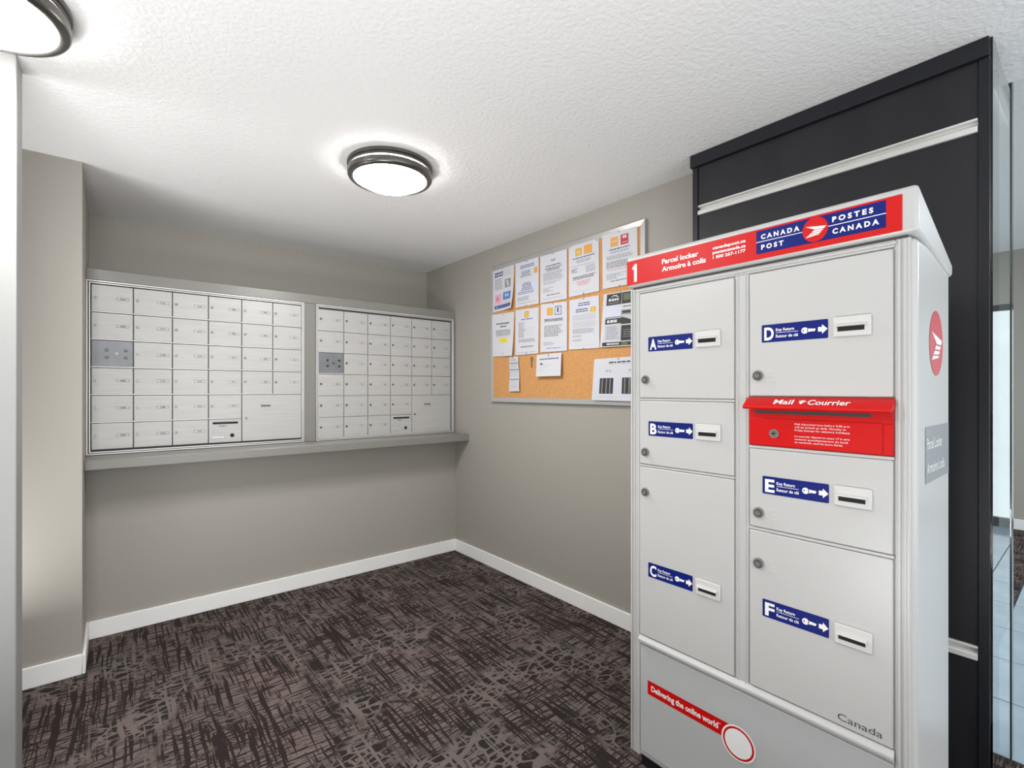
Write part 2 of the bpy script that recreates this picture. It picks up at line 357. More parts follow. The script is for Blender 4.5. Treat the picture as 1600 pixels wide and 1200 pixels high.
def lock_mb(r=0.0088, body='chrome', turn=0.0):
    b = MB(); b.cyl(0, 0, r, -0.005, 0, M[body], 18, r*0.85)
    c, s = math.cos(turn), math.sin(turn); hw, hh = r*0.12, r*0.55
    pts = [(-hw,-hh),(hw,-hh),(hw,hh),(-hw,hh)]
    b.flat([(x*c-z*s-r*0.15, x*s+z*c) for x, z in pts], -0.0053, M['black'])
    b.cyl(-r*0.15, 0, r*0.28, -0.0052, -0.004, M['ink'], 8)
    return b
LOCKS = [lock_mb(0.0088, 'chrome', t) for t in (0, 0.9, -0.8, 1.5)]
def mailbox_unit(x0, xcells, ztop, zrows, label, outer, numbers):
    """x0: left of the first cell (world x); outer = (x0,x1,z0,z1)"""
    ox0, ox1, oz0, oz1 = outer
    cxw = (ox0+ox1)/2
    t = thing('mailbox_unit', (cxw, 3.5, oz0), label, 'mailboxes', group='wall mailbox banks')
    X = lambda x: x-cxw
    Z = lambda z: z-oz0
    # cabinet carcass behind the doors
    MB().box(X(ox0)+0.002, X(ox1)-0.002, 0.010, 0.40, 0.002, Z(oz1)-0.002, M['gap']).build('carcass', t)
    fr = MB()
    def ring(a0, a1, c0, c1, w, y0, y1, mt):
        fr.box(a0, a1, y0, y1, c0, c0+w, mt); fr.box(a0, a1, y0, y1, c1-w, c1, mt)
        fr.box(a0, a0+w, y0, y1, c0+w, c1-w, mt); fr.box(a1-w, a1, y0, y1, c0+w, c1-w, mt)
    ring(X(ox0), X(ox1), 0, Z(oz1), 0.0075, -0.008, 0.0095, M['alu_rim'])
    ring(X(ox0)+0.0115, X(ox1)-0.0085, 0.0105, Z(oz1)-0.0105, 0.0065, -0.004, 0.0095, M['alu_rim'])
    fr.build('frame', t, bevel=0.001, seg=1)
    cw = xcells; rh = zrows; n = 0
    cells = []
    for r in range(6):
        for c in range(6):
            if c >= 4 and r >= 4: continue
            cells.append((r, c))
    for r in range(1, 6):
        zz = Z(ztop-r*rh); xe = X(x0)+(6 if r < 5 else 4)*cw-0.002
        MB().box(X(x0), xe, -0.002, 0.0095, zz-0.0018, zz+0.0036, M['alu_rim']).build('rail', t, bevel=0.001, seg=1)
    for r, c in cells:
        a0 = X(x0)+c*cw+0.0022; a1 = X(x0)+(c+1)*cw-0.0022
        z1 = Z(ztop-r*rh)-0.0050; z0 = Z(ztop-(r+1)*rh)+0.0040
        if (r, c) == (2, 0):
            d = MB().box(a0, a1, 0.001, 0.0095, z0, z1, M['gunmetal']).build('lock_panel', t, bevel=0.0008, seg=1)
            setp(d, 'dark grey master lock panel with four round bolts')
            lx, lz = a0+0.105, (z0+z1)/2
            o = lock_mb(0.0105, 'chrome', 0.5).build('lock', d); o.location = (lx, 0.001, lz)
            bolt = None
            for bx in (-0.041, 0.041):
                for bz in (-0.02, 0.02):
                    if bolt is None:
                        o = MB().cyl(0, 0, 0.0085, -0.006, 0, M['bolt'], 14, 0.0062).build('bolt', d); bolt = o.data
                    else:
                        o = bpy.data.objects.new('bolt', bolt); col.objects.link(o); o.parent = d
                    o.location = (lx+bx, 0.001, lz+bz)
            for sz in (z0+0.008, z1-0.008):
                o = MB().cyl(0, 0, 0.003, -0.002, 0, M['steel'], 10).build('screw', d); o.location = (lx-0.02, 0.001, sz)
            continue
        if (r, c) == (5, 3):
            d = MB().box(a0, a1, 0.0, 0.0095, z0, z1, M['alu_white']).build('outgoing_mail_panel', t, bevel=0.0008, seg=1)
            setp(d, 'outgoing mail panel with a black letter slot')
            b = MB(); zs = z1-0.0225; xs0, xs1 = a0+0.019, a1-0.019
            b.box(xs0+0.005, xs1-0.005, -0.0006, 0.0, zs-0.0065, zs+0.0065, M['black']).cyl(xs0+0.006, zs, 0.0065, -0.0006, 0, M['black'], 14).cyl(xs1-0.006, zs, 0.0065, -0.0006, 0, M['black'], 14)
            b.build('letter_slot', d)
            b = MB(); b.cyl(a0+0.126, z0+0.041, 0.012, -0.0008, 0, M['black'], 20); b.build('key_hole', d)
            b = MB(); xm = (a0+a1)/2-0.015   # crescent mark below the slot
            arc = [(xm+0.022*math.cos(q), zs-0.014-0.010*math.sin(q)) for q in [PI*i/8 for i in range(9)]]
            b.flat(arc, -0.0008, M['inkgrey'])
            b.quad(a0+0.03, a0+0.07, z0+0.062, z0+0.078, -0.0006, M['inkgrey']); b.quad(a0+0.0315, a0+0.0685, z0+0.0635, z0+0.0765, -0.0009, M['tag'])
            text(b, 'OUT', a0+0.042, a0+0.058, z0+0.067, 0.006, M['inkgrey'], -0.0012)
            b.quad(a0+0.019, a0+0.024, z0+0.063, z0+0.068, -0.0006, M['inkgrey'])
            b.build('print', d)
            b = MB().box(a0+0.018, a0+0.080, -0.004, 0, z0+0.028, z0+0.034, M['alu_rim']).box(a0+0.018, a0+0.080, -0.0015, 0, z0+0.0265, z0+0.028, M['inkgrey'])
            b.build('lip', d)
            continue
        d = MB().box(a0, a1, 0.0, 0.0095, z0, z1, M['alu_white']).build('door', t, bevel=0.0012, seg=1)
        zm = Z(ztop-r*rh)-0.073
        o = random.choice(LOCKS).build('lock', d); o.location = (a0+0.018, 0, zm)
        b = MB(); tx0, tx1 = a0+0.105, a0+0.162
        b.quad(tx0, tx1, zm-0.0078, zm+0.0068, -0.0006, M['tagline']); b.quad(tx0+0.0017, tx1-0.0017, zm-0.0061, zm+0.0051, -0.0009, M['tag'])
        text(b, str(numbers[n % len(numbers)]), tx0+0.018, tx1-0.016, zm-0.0042, 0.0075, M['ink'], -0.0012, 0.03)
        b.build('number_tag', d); n += 1
    a0 = X(x0)+4*cw+0.0022; a1 = X(x0)+6*cw-0.0022; z1 = Z(ztop-4*rh)-0.0048; z0 = Z(ztop-6*rh)+0.0038
    d = MB().box(a0, a1, 0.0, 0.0095, z0, z1, M['alu_white']).build('parcel_door', t, bevel=0.0012, seg=1)
    setp(d, 'large parcel door twice as wide and tall as the others')
    o = LOCKS[2].build('lock', d); o.location = (a0+0.024, 0, z0+0.146)
    b = MB(); b.quad(a0+0.108, a0+0.168, z0+0.217, z0+0.231, -0.0006, M['inkgrey']); text(b, 'PARCEL', a0+0.110, a0+0.166, z0+0.219, 0.0095, M['ink'], -0.001, 0.04)
    b.build('name_plate', d)
    return t
def flo(cols):
    out = []
    for r in range(6):
        for c in range(6):
            if (c >= 4 and r >= 4) or (r, c) in ((2,0),(5,3)): continue
            out.append(cols[c]+r)
    return out
mailbox_unit(-0.0885, 0.1823, 1.934, 0.152, 'left-hand bank of silver mailboxes above the shelf, beside the white-edged pier', (-0.1090, 1.0205, 0.9975, 1.9515), flo([101,116,212,308,400,411]))
mailbox_unit(1.1155, 0.1815, 1.926, 0.1525, 'right-hand bank of silver mailboxes above the shelf, in the corner by the bulletin board', (1.1005, 2.2295, 0.9975, 1.9515), flo([301,312,204,318,406,414]))

# ------------------------------------------------------------------ bulletin board and what is pinned to it
# local frame on the right wall: x = YB - Y, y into the wall, z up
BY0 = 2.973; BX = 2.25; BZ = 1.265
RZ = -PI/2
board = thing('bulletin_board', (BX-0.0005, BY0, BZ), 'aluminium framed cork bulletin board on the right wall', 'bulletin board', RZ)
W_, H_ = 1.390, 1.015; FR = 0.036
MB().box(0.006, W_-0.006, -0.0185, 0, 0.006, H_-0.006, M['cork']).build('cork_sheet', board)
def rail(pts):
    m_ = MB(); fy = -0.022; n = 4
    vs = [(x, fy+0.004 if k in (2,3) else fy, z) for k, (x, z) in enumerate(pts)]+[(x, 0, z) for x, z in pts]
    m_.add(vs, [(0,1,2,3),(7,6,5,4),(0,4,5,1),(1,5,6,2),(2,6,7,3),(3,7,4,0)], M['board_alu'])
    return m_.build('frame_rail', board, bevel=0.002)
rail([(0,H_),(W_,H_),(W_-FR,H_-FR),(FR,H_-FR)])
rail([(W_,0),(0,0),(FR,FR),(W_-FR,FR)])
rail([(0,0),(0,H_),(FR,H_-FR),(FR,FR)])
rail([(W_,H_),(W_,0),(W_-FR,FR),(W_-FR,H_-FR)])

SURF = -0.0224      # just proud of the cork
class Sheet:
    """a pinned sheet: corners (Y,z) TL TR BR BL; bend(u,v) pushes it off the board"""
    def __init__(s, name, label, cat, corners, bend=None, pins=((0.5,0.02),), group=None, base=SURF):
        ys = [c[0] for c in corners]; zs = [c[1] for c in corners]
        s.cy = (max(ys)+min(ys))/2; s.z0 = min(zs); s.c = [(s.cy-y, z-s.z0) for y, z in corners]
        s.bend = bend or (lambda u, v: 0.0); s.base = base
        nu, nv = 10, 10; mb = MB()
        vs = [s.p(i/nu, j/nv, 0) for j in range(nv+1) for i in range(nu+1)]
        fs = [(j*(nu+1)+i, (j+1)*(nu+1)+i, (j+1)*(nu+1)+i+1, j*(nu+1)+i+1) for j in range(nv) for i in range(nu)]
        mb.add(vs, fs, M['paper'])
        t = thing(name, (BX, s.cy, s.z0), label, cat, RZ, group); s.t = t
        mb.build('page', t, smooth=True)
        s.pr = MB()
        for u, v in pins:
            x, y, z = s.p(u, v, 0)
            b = MB().cyl(x, z, 0.0045, y-0.009, y-0.0005, M['board_alu'], 10, 0.003); b.build('push_pin', t)
    def p(s, u, v, off):
        (ax,az),(bx,bz),(cx,cz),(dx,dz) = s.c
        x = (ax*(1-u)+bx*u)*(1-v)+(dx*(1-u)+cx*u)*v; z = (az*(1-u)+bz*u)*(1-v)+(dz*(1-u)+cz*u)*v
        return (x, s.base-s.bend(u, v)-off, z)
    def box(s, u0, v0, u1, v1, m, off=0.0005):
        own = off < 0.0008 and m in EMB
        n = max(1, int((u1-u0)*8)); k = max(1, int((v1-v0)*6))
        vs = [s.p(u0+(u1-u0)*i/n, v0+(v1-v0)*j/k, off) for j in range(k+1) for i in range(n+1)]
        fs = [(j*(n+1)+i, (j+1)*(n+1)+i, (j+1)*(n+1)+i+1, j*(n+1)+i+1) for j in range(k) for i in range(n)]
        if own:
            e_ = MB().add(vs, fs, m)
            if m in (M['gold'], M['orange']):
                for q in range(3):
                    a_, b_ = u0+(u1-u0)*(0.2+0.05*q), u1-(u1-u0)*(0.35-0.1*q)
                    c_ = v0+(v1-v0)*(0.25+0.24*q); d_ = c_+(v1-v0)*0.10
                    e_.add([s.p(a_,c_,off+0.0003), s.p(a_,d_,off+0.0003), s.p(b_,d_,off+0.0003), s.p(b_,c_,off+0.0003)], [(0,1,2,3)], M['gold'] if m is M['orange'] else M['yellowpale'])
            e_.build('emblem', s.t)
        else: s.pr.add(vs, fs, m)
        return s
    def line(s, v, u0, u1, h, m):
        u = u0
        while u < u1-0.01:
            wd = min(random.uniform(0.03, 0.10), u1-u)
            s.box(u, v, u+wd, v+h, m, 0.0006); u += wd+random.uniform(0.012, 0.02)
        return s
    def para(s, v0, v1, n, u0, u1, m, h=None, ragged=0.1, centre=False):
        st = (v1-v0)/n; h = h or st*0.5
        for i in range(n):
            rg = random.uniform(0, ragged)
            s.line(v0+i*st, u0+(rg/2 if centre else 0), u1-(rg/2 if centre else rg), h, m)
        return s
    def done(s):
        s.pr.build('print', s.t); return s.t
K, G, L, NV = M['ink'], M['inkgrey'], M['inklight'], M['navyink']
EMB = (M['gold'], M['orange'], M['redprint'], M['pink'], M['blueprint'], M['navyprint'], M['yellow'], M['blackprint'], M['greyprint'])
GR = 'letter-size notices pinned to the board'
flat_b = lambda a: (lambda u, v: a*abs(v-0.0)*v*0.5+0.001)
s = Sheet('flyer', 'curled flyer with pink and blue pictures, top left of the cork board', 'flyer', [(2.940,2.249),(2.690,2.252),(2.690,1.940),(2.940,1.938)],
          lambda u, v: 0.002+0.055*(max(0, u-0.25)**2)*(v**2.5), pins=((0.5,0.03),), group=GR)
s.para(0.07,0.20,2,0.10,0.50,NV,0.045,0.02).para(0.23,0.50,8,0.10,0.50,G).box(0.58,0.28,0.86,0.48,G).box(0.60,0.30,0.84,0.46,L)
s.para(0.05,0.22,5,0.55,0.92,L)
s.box(0.10,0.60,0.42,0.80,M['pink']).box(0.50,0.58,0.88,0.76,M['blueprint']).box(0.18,0.66,0.34,0.75,M['redink']).box(0.58,0.62,0.80,0.70,M['lilac'])
s.line(0.815,0.10,0.9,0.012,M['redink']).box(0.08,0.86,0.92,0.94,M['navyprint']).line(0.89,0.15,0.85,0.018,M['lilac']); s.done()
s = Sheet('notice', 'notice with a lilac heading panel, second from left in the upper row', 'notice', [(2.676,2.253),(2.431,2.251),(2.428,1.936),(2.672,1.937)], flat_b(0.006), ((0.5,0.02),(0.5,0.985)), GR)
s.box(0.10,0.07,0.92,0.18,M['lilac']).para(0.09,0.17,2,0.18,0.85,NV,0.02,0.2,True).box(0.80,0.20,0.95,0.32,M['orange']).box(0.83,0.22,0.92,0.30,M['gold'])
s.para(0.22,0.36,4,0.2,0.72,NV,0.016,0.2,True).box(0.10,0.46,0.90,0.74,M['lilac']).para(0.48,0.66,5,0.25,0.75,K,0.018,0.25,True).para(0.67,0.74,2,0.12,0.88,M['navyprint'],0.016)
s.para(0.79,0.88,3,0.10,0.6,G).line(0.92,0.1,0.9,0.01,G); s.done()
s = Sheet('notice', 'plain black-and-white letter, middle of the upper row', 'notice', [(2.416,2.248),(2.166,2.246),(2.165,1.930),(2.411,1.934)], flat_b(0.006), ((0.5,0.015),), GR)
s.para(0.12,0.17,2,0.42,0.58,G,0.02,0.02,True).box(0.10,0.22,0.90,0.27,M['lilac']).line(0.235,0.22,0.78,0.022,K).para(0.285,0.36,3,0.15,0.85,K,0.014,0.25,True)
s.para(0.38,0.56,8,0.12,0.88,G,0.011,0.1).para(0.58,0.64,2,0.12,0.88,G,0.012,0.3).para(0.70,0.80,4,0.12,0.6,G,0.011,0.3).line(0.85,0.25,0.75,0.016,K).line(0.925,0.12,0.88,0.008,G); s.done()
s = Sheet('notice', 'notice with two orange emblems at its top, fourth in the upper row', 'notice', [(2.151,2.254),(1.906,2.252),(1.899,1.937),(2.145,1.936)], flat_b(0.006), ((0.06,0.03),(0.94,0.03),(0.5,0.98)), GR)
s.box(0.23,0.08,0.45,0.23,M['gold']).box(0.52,0.06,0.79,0.23,M['orange']).box(0.60,0.10,0.71,0.17,M['blueprint']).box(0.27,0.15,0.41,0.165,M['paper'],0.0009)
s.box(0.10,0.255,0.92,0.29,M['lilac']).line(0.262,0.14,0.88,0.02,NV).para(0.31,0.38,3,0.15,0.85,G,0.012,0.3,True).line(0.42,0.12,0.88,0.01,G)
s.para(0.47,0.56,3,0.10,0.32,K,0.014,0.1).para(0.46,0.60,5,0.58,0.92,G,0.013,0.1).para(0.63,0.70,3,0.14,0.90,K,0.013,0.1).para(0.73,0.83,4,0.14,0.85,M['redink'],0.011,0.4,True).line(0.92,0.1,0.88,0.008,L); s.done()
s = Sheet('notice', 'notice with one orange and one red emblem, rightmost of the upper row', 'notice', [(1.880,2.259),(1.632,2.252),(1.625,1.940),(1.873,1.943)], flat_b(0.006), ((0.5,0.015),(0.5,0.985)), GR)
s.box(0.25,0.09,0.47,0.26,M['orange']).box(0.29,0.16,0.44,0.175,M['paper'],0.0009).box(0.54,0.08,0.76,0.26,M['redprint']).box(0.60,0.10,0.71,0.15,M['paper'],0.0009).box(0.58,0.215,0.73,0.225,M['paper'],0.0009)
s.box(0.10,0.29,0.90,0.33,M['lilac']).line(0.30,0.2,0.8,0.02,K).para(0.345,0.39,2,0.15,0.85,G,0.012,0.2,True).para(0.42,0.50,4,0.12,0.88,G,0.010).para(0.53,0.66,5,0.12,0.86,K,0.011,0.15)
s.line(0.68,0.15,0.8,0.010,M['redink']).para(0.75,0.86,5,0.12,0.8,G,0.010,0.5).line(0.88,0.25,0.8,0.014,K); s.done()
s = Sheet('notice', 'notice with a yellow highlighted line, leftmost of the lower row', 'notice', [(2.951,1.921),(2.688,1.913),(2.694,1.598),(2.943,1.605)], lambda u, v: 0.002+0.016*u*u*v*v, ((0.52,0.03),(0.52,0.93)), GR)
s.line(0.22,0.20,0.80,0.03,K).line(0.29,0.38,0.66,0.03,K).para(0.39,0.53,4,0.15,0.88,K,0.014,0.15,True).line(0.53,0.2,0.8,0.008,M['redink']).box(0.33,0.58,0.72,0.68,M['yellow']).para(0.60,0.67,2,0.40,0.66,M['gold'],0.02,0.05,True); s.done()
s = Sheet('notice', 'text-heavy notice with one gold emblem, second in the lower row', 'notice', [(2.676,1.922),(2.430,1.912),(2.431,1.600),(2.674,1.600)], flat_b(0.006), ((0.5,0.98),), GR)
s.box(0.40,0.05,0.59,0.19,M['gold']).box(0.44,0.09,0.55,0.15,M['yellow']).box(0.10,0.205,0.90,0.245,M['lilac']).line(0.215,0.25,0.75,0.02,NV).para(0.29,0.64,14,0.14,0.50,G,0.012,0.2).para(0.42,0.60,4,0.52,0.88,L,0.01,0.1)
s.para(0.66,0.74,4,0.14,0.88,G,0.010).line(0.82,0.25,0.78,0.018,K).line(0.945,0.1,0.9,0.009,G); s.done()
s = Sheet('notice', 'notice with a gold emblem beside a white boxed one, third in the lower row', 'notice', [(2.410,1.927),(2.166,1.914),(2.163,1.601),(2.410,1.605)], flat_b(0.006), ((0.5,0.015),), GR)
s.box(0.25,0.09,0.48,0.25,M['orange']).box(0.35,0.10,0.48,0.24,M['gold'],0.0009).box(0.55,0.07,0.80,0.25,M['navyink']).box(0.57,0.085,0.78,0.235,M['lilac'],0.0009).box(0.64,0.10,0.70,0.20,M['navyink'],0.0012)
s.box(0.10,0.27,0.88,0.31,M['lilac']).para(0.32,0.38,3,0.14,0.86,K,0.014,0.2,True).para(0.46,0.70,8,0.14,0.86,K,0.012,0.2).para(0.80,0.87,3,0.12,0.65,G,0.01,0.3).box(0.22,0.915,0.80,0.94,M['lilac']).line(0.92,0.24,0.78,0.012,NV); s.done()
s = Sheet('notice', 'notice with a blue-grey heading panel and grey paragraphs, fourth in the lower row', 'notice', [(2.144,1.917),(1.904,1.914),(1.897,1.601),(2.145,1.606)], flat_b(0.006), ((0.5,0.02),(0.5,0.99)), GR)
s.box(0.10,0.08,0.90,0.18,M['lilac']).para(0.09,0.17,2,0.25,0.78,NV,0.02,0.15,True).para(0.21,0.29,2,0.2,0.68,NV,0.02,0.1,True).box(0.72,0.20,0.90,0.30,M['gold'])
s.para(0.32,0.44,7,0.12,0.90,L,0.011,0.03).para(0.46,0.58,7,0.12,0.90,L,0.011,0.03).para(0.60,0.70,5,0.12,0.88,G,0.010,0.2).para(0.73,0.77,2,0.12,0.45,G,0.010,0.3).para(0.81,0.85,2,0.12,0.45,G,0.010).line(0.925,0.12,0.88,0.008,L); s.done()
s = Sheet('flyer', 'dark flyer with black blocks and photographs, right end of the lower row', 'flyer', [(1.866,1.912),(1.612,1.907),(1.612,1.596),(1.889,1.603)], lambda u, v: 0.003+0.007*v, ((0.5,0.02),), GR)
BP = M['blackprint']
s.box(0.10,0.02,0.52,0.23,BP).box(0.53,0.02,0.98,0.23,BP).box(0.57,0.05,0.75,0.17,M['greenprint'],0.0009).box(0.79,0.05,0.96,0.17,M['greenprint'],0.0009)
s.line(0.11,0.16,0.44,0.045,M['paper']).line(0.185,0.14,0.48,0.015,G)
def tri(sh, pts, m, off=0.0009): sh.pr.add([sh.p(u, v, off) for u, v in pts], [tuple(range(len(pts)))], m)
tri(s, [(0.20,0.10),(0.30,0.04),(0.33,0.06),(0.36,0.045),(0.46,0.10),(0.36,0.075),(0.30,0.065)], M['paper'])
s.box(0.10,0.24,0.52,0.47,M['greyprint']).box(0.10,0.24,0.52,0.45,M['lilac'],0.0007).line(0.27,0.12,0.5,0.05,K).line(0.34,0.12,0.5,0.05,G).para(0.40,0.45,2,0.12,0.5,G,0.012)
s.box(0.53,0.24,0.98,0.33,M['paper']).line(0.27,0.57,0.9,0.02,K)
s.box(0.53,0.34,0.98,0.60,M['greyprint']); tri(s, [(0.53,0.47),(0.98,0.55),(0.98,0.60),(0.53,0.60)], BP); tri(s, [(0.55,0.36),(0.98,0.36),(0.98,0.40),(0.57,0.40)], BP); tri(s, [(0.55,0.42),(0.96,0.44),(0.96,0.50),(0.80,0.53),(0.55,0.46)], L)
s.box(0.10,0.48,0.53,0.58,BP).line(0.505,0.15,0.42,0.05,M['paper']).box(0.10,0.60,0.53,0.885,L).para(0.63,0.87,8,0.16,0.5,G,0.012).box(0.54,0.62,0.98,0.90,BP).para(0.70,0.86,4,0.60,0.92,G,0.012)
s.box(0.06,0.915,0.98,0.985,BP).line(0.935,0.18,0.5,0.03,M['paper']).box(0.56,0.92,0.72,0.98,M['greenprint'],0.0009); s.done()
s = Sheet('paper_strip', 'narrow printed paper strip hanging at the lower left of the board', 'paper strip', [(2.737,1.592),(2.640,1.590),(2.618,1.345),(2.742,1.342)], lambda u, v: 0.004+0.008*u*v+0.003*math.sin(v*9), ((0.4,0.02),))
for v in (0.17, 0.36, 0.64): s.box(0.05, v, 0.95, v+0.035, G)
s.para(0.05,0.14,3,0.1,0.8,G,0.014).para(0.22,0.33,4,0.1,0.9,L,0.014).para(0.42,0.60,5,0.1,0.9,L,0.016).para(0.70,0.92,6,0.1,0.9,L,0.016); s.done()
s = Sheet('note_card', 'small white index card curling off the board below the notices', 'card', [(2.440,1.589),(2.205,1.592),(2.200,1.443),(2.433,1.443)], lambda u, v: 0.010+0.014*v, ((0.5,0.07),))
s.box(0.47,0.06,0.52,0.10,K,0.0015).line(0.20,0.14,0.90,0.05,NV).box(0.16,0.40,0.26,0.47,K).line(0.48,0.14,0.7,0.02,L).line(0.58,0.14,0.5,0.02,L).line(0.68,0.14,0.35,0.02,L).line(0.78,0.14,0.3,0.02,L); s.done()
s = Sheet('notice', 'white sheet with two dark photographs, overlapping the bottom rail of the board', 'notice', [(1.938,1.536),(1.560,1.540),(1.560,1.290),(1.952,1.292)], lambda u, v: 0.003+0.008*v, ((0.48,0.03),))
s.line(0.09,0.30,0.78,0.035,K).line(0.15,0.3,0.8,0.012,L)
for u0 in (0.11, 0.53):
    s.line(0.29, u0+0.14, u0+0.24, 0.025, G).line(0.35, u0+0.12, u0+0.26, 0.012, L)
    s.box(u0, 0.42, u0+0.34, 0.89, M['lilac']).box(u0+0.03, 0.47, u0+0.29, 0.84, BP, 0.0009)
    for k in (0.07, 0.15, 0.22): s.box(u0+k, 0.48, u0+k+0.022, 0.83, M['greyprint'], 0.0012)
s.line(0.92,0.08,0.5,0.012,L); s.done()
# key hanging from a pin
kt = thing('hanging_key', (BX, 2.503, 1.505), 'small metal key hanging from a pin between the strip and the card', 'key', RZ)
b = MB(); n = 18
ri, ro = 0.006, 0.0155
cz = 0.062
vs = []
for yy in (-0.0265, -0.0240):
    for i in range(n):
        a = 2*PI*i/n; vs.append((ro*math.cos(a), yy, cz+ro*math.sin(a)))
    for i in range(n):
        a = 2*PI*i/n; vs.append((ri*math.cos(a), yy, cz+0.006+ri*math.sin(a)))
fs = []
for i in range(n):
    j = (i+1) % n
    fs += [(i,j,n+j,n+i), (2*n+i,3*n+i,3*n+j,2*n+j), (i,2*n+i,2*n+j,j), (n+i,n+j,3*n+j,3*n+i)]
b.add(vs, fs, M['brass']); b.build('bow', kt)
MB().prism([(-0.004,cz-0.014),(-0.004,0.006),(0,0.0),(0.004,0.005),(0.004,0.012),(0.0025,0.016),(0.0045,0.020),(0.003,0.026),(0.0045,0.030),(0.0045,cz-0.014)], 'y', -0.0262, -0.0243, M['brass']).build('blade', kt)
MB().cyl(0, cz+0.008, 0.004, -0.033, -0.0225, M['board_alu'], 10).build('push_pin', kt)

# ------------------------------------------------------------------ parcel locker
LY = 0.6875; LXF = 1.45
lk_ = thing('parcel_locker', (LXF, LY, 0), 'tall light grey parcel locker with a red header sign and six lettered doors', 'parcel locker', RZ)
LX = lambda Y: LY-Y
E_ = M['locker']
HWX = 0.4075
MB().box(-HWX+0.001, HWX-0.001, 0.006, 0.375, 0.05, 1.712, E_).build('cabinet_body', lk_, bevel=0.014, seg=4)
MB().box(-HWX+0.03, HWX-0.03, 0.03, 0.35, 0.0, 0.05, M['woodedge']).build('plinth', lk_)
# front frame: stiles with raised beads, rails, centre mullion
fr = MB()
fr.box(-HWX+0.004, -0.3655, 0.0, 0.02, 0.055, 1.712, E_)
fr.box(0.3665, HWX-0.012, 0.0, 0.02, 0.055, 1.712, E_)
fr.box(-0.3655, 0.3665, 0.0, 0.02, 1.694, 1.712, E_)
fr.box(-0.0205, 0.0195, 0.0, 0.02, 0.476, 1.694, E_)
fr.build('front_frame', lk_, bevel=0.002)
fr = MB()
for x0, x1 in ((-0.4005,-0.3935), (-0.389,-0.383), (0.372,0.378), (0.3835,0.3885)):
    fr.box(x0, x1, -0.0045, 0.001, 0.06, 1.71, E_)
fr.box(-0.38, 0.371, -0.0045, 0.001, 1.7005, 1.7065, E_)
fr.box(-0.0135, -0.0105, -0.003, 0.001, 0.48, 1.70, E_); fr.box(0.0095, 0.0125, -0.003, 0.001, 0.48, 1.70, E_)
fr.build('edge_bead', lk_, bevel=0.0015)
MB().box(-0.3655, 0.3665, 0.012, 0.018, 0.44, 1.6945, M['gap']).build('recess', lk_)
fr = MB()
for z in (1.319, 1.087): fr.box(-0.3645, -0.0215, -0.002, 0.012, z-0.004, z+0.003, E_)
for z in (1.187, 0.950): fr.box(0.0205, 0.3655, -0.002, 0.012, z-0.005, z+0.003, E_)
fr.build('divider_rail', lk_, bevel=0.0015)
MB().prism([(0.0,0.486),(-0.012,0.474),(-0.012,0.466),(-0.003,0.464),(-0.003,0.456),(0.0,0.454),(0.012,0.454),(0.012,0.486)], 'x', -0.3645, 0.3655, E_).build('bottom_rail', lk_, bevel=0.0015)

def key_label(b, x0, z0, letter):
    x1 = x0+0.168; z1 = z0+0.050; r = 0.003; y = -0.0008
    pts = []
    for cx_, cz_, a0 in ((x1-r,z1-r,0),(x0+r,z1-r,PI/2),(x0+r,z0+r,PI),(x1-r,z0+r,1.5*PI)):
        pts += [(cx_+r*math.cos(a0+k*PI/6), cz_+r*math.sin(a0+k*PI/6)) for k in range(4)]
    b.flat([(x,z) for x,z in pts], y, M['blue'])
    yw = -0.0012; Wm = M['white']
    text(b, letter, x0+0.007, x0+0.033, z0+0.007, 0.036, Wm, yw, 0.035)
    text(b, 'Key Return', x0+0.0385, x0+0.086, z0+0.0295, 0.0085, Wm, yw, 0.02)
    b.quad(x0+0.0385, x0+0.096, z0+0.0245, z0+0.0256, yw, Wm)
    text(b, 'Retour de clé', x0+0.0385, x0+0.096, z0+0.0115, 0.0085, Wm, yw, 0.02)
    kx, kz = x0+0.1125, z0+0.0245
    ring_o = [(kx+0.0085*math.cos(2*PI*i/16), kz+0.0085*math.sin(2*PI*i/16)) for i in range(16)]
    b.flat(ring_o, yw, Wm)
    b.flat([(kx-0.0035+0.002*math.cos(2*PI*i/8), kz+0.002*math.sin(2*PI*i/8)) for i in range(8)], yw-0.0003, M['blue'])
    b.flat([(kx+0.006,kz-0.0045),(kx+0.012,kz-0.0045),(kx+0.0145,kz-0.003),(kx+0.017,kz-0.0045),(kx+0.020,kz-0.003),(kx+0.0225,kz-0.0045),(kx+0.026,kz-0.001),(kx+0.026,kz+0.003),(kx+0.006,kz+0.0045)], yw, Wm)
    ax = x0+0.1445
    b.flat([(ax,kz-0.006),(ax+0.0095,kz-0.006),(ax+0.0095,kz-0.0125),(ax+0.0225,kz),(ax+0.0095,kz+0.0125),(ax+0.0095,kz+0.006),(ax,kz+0.006)], yw, Wm)
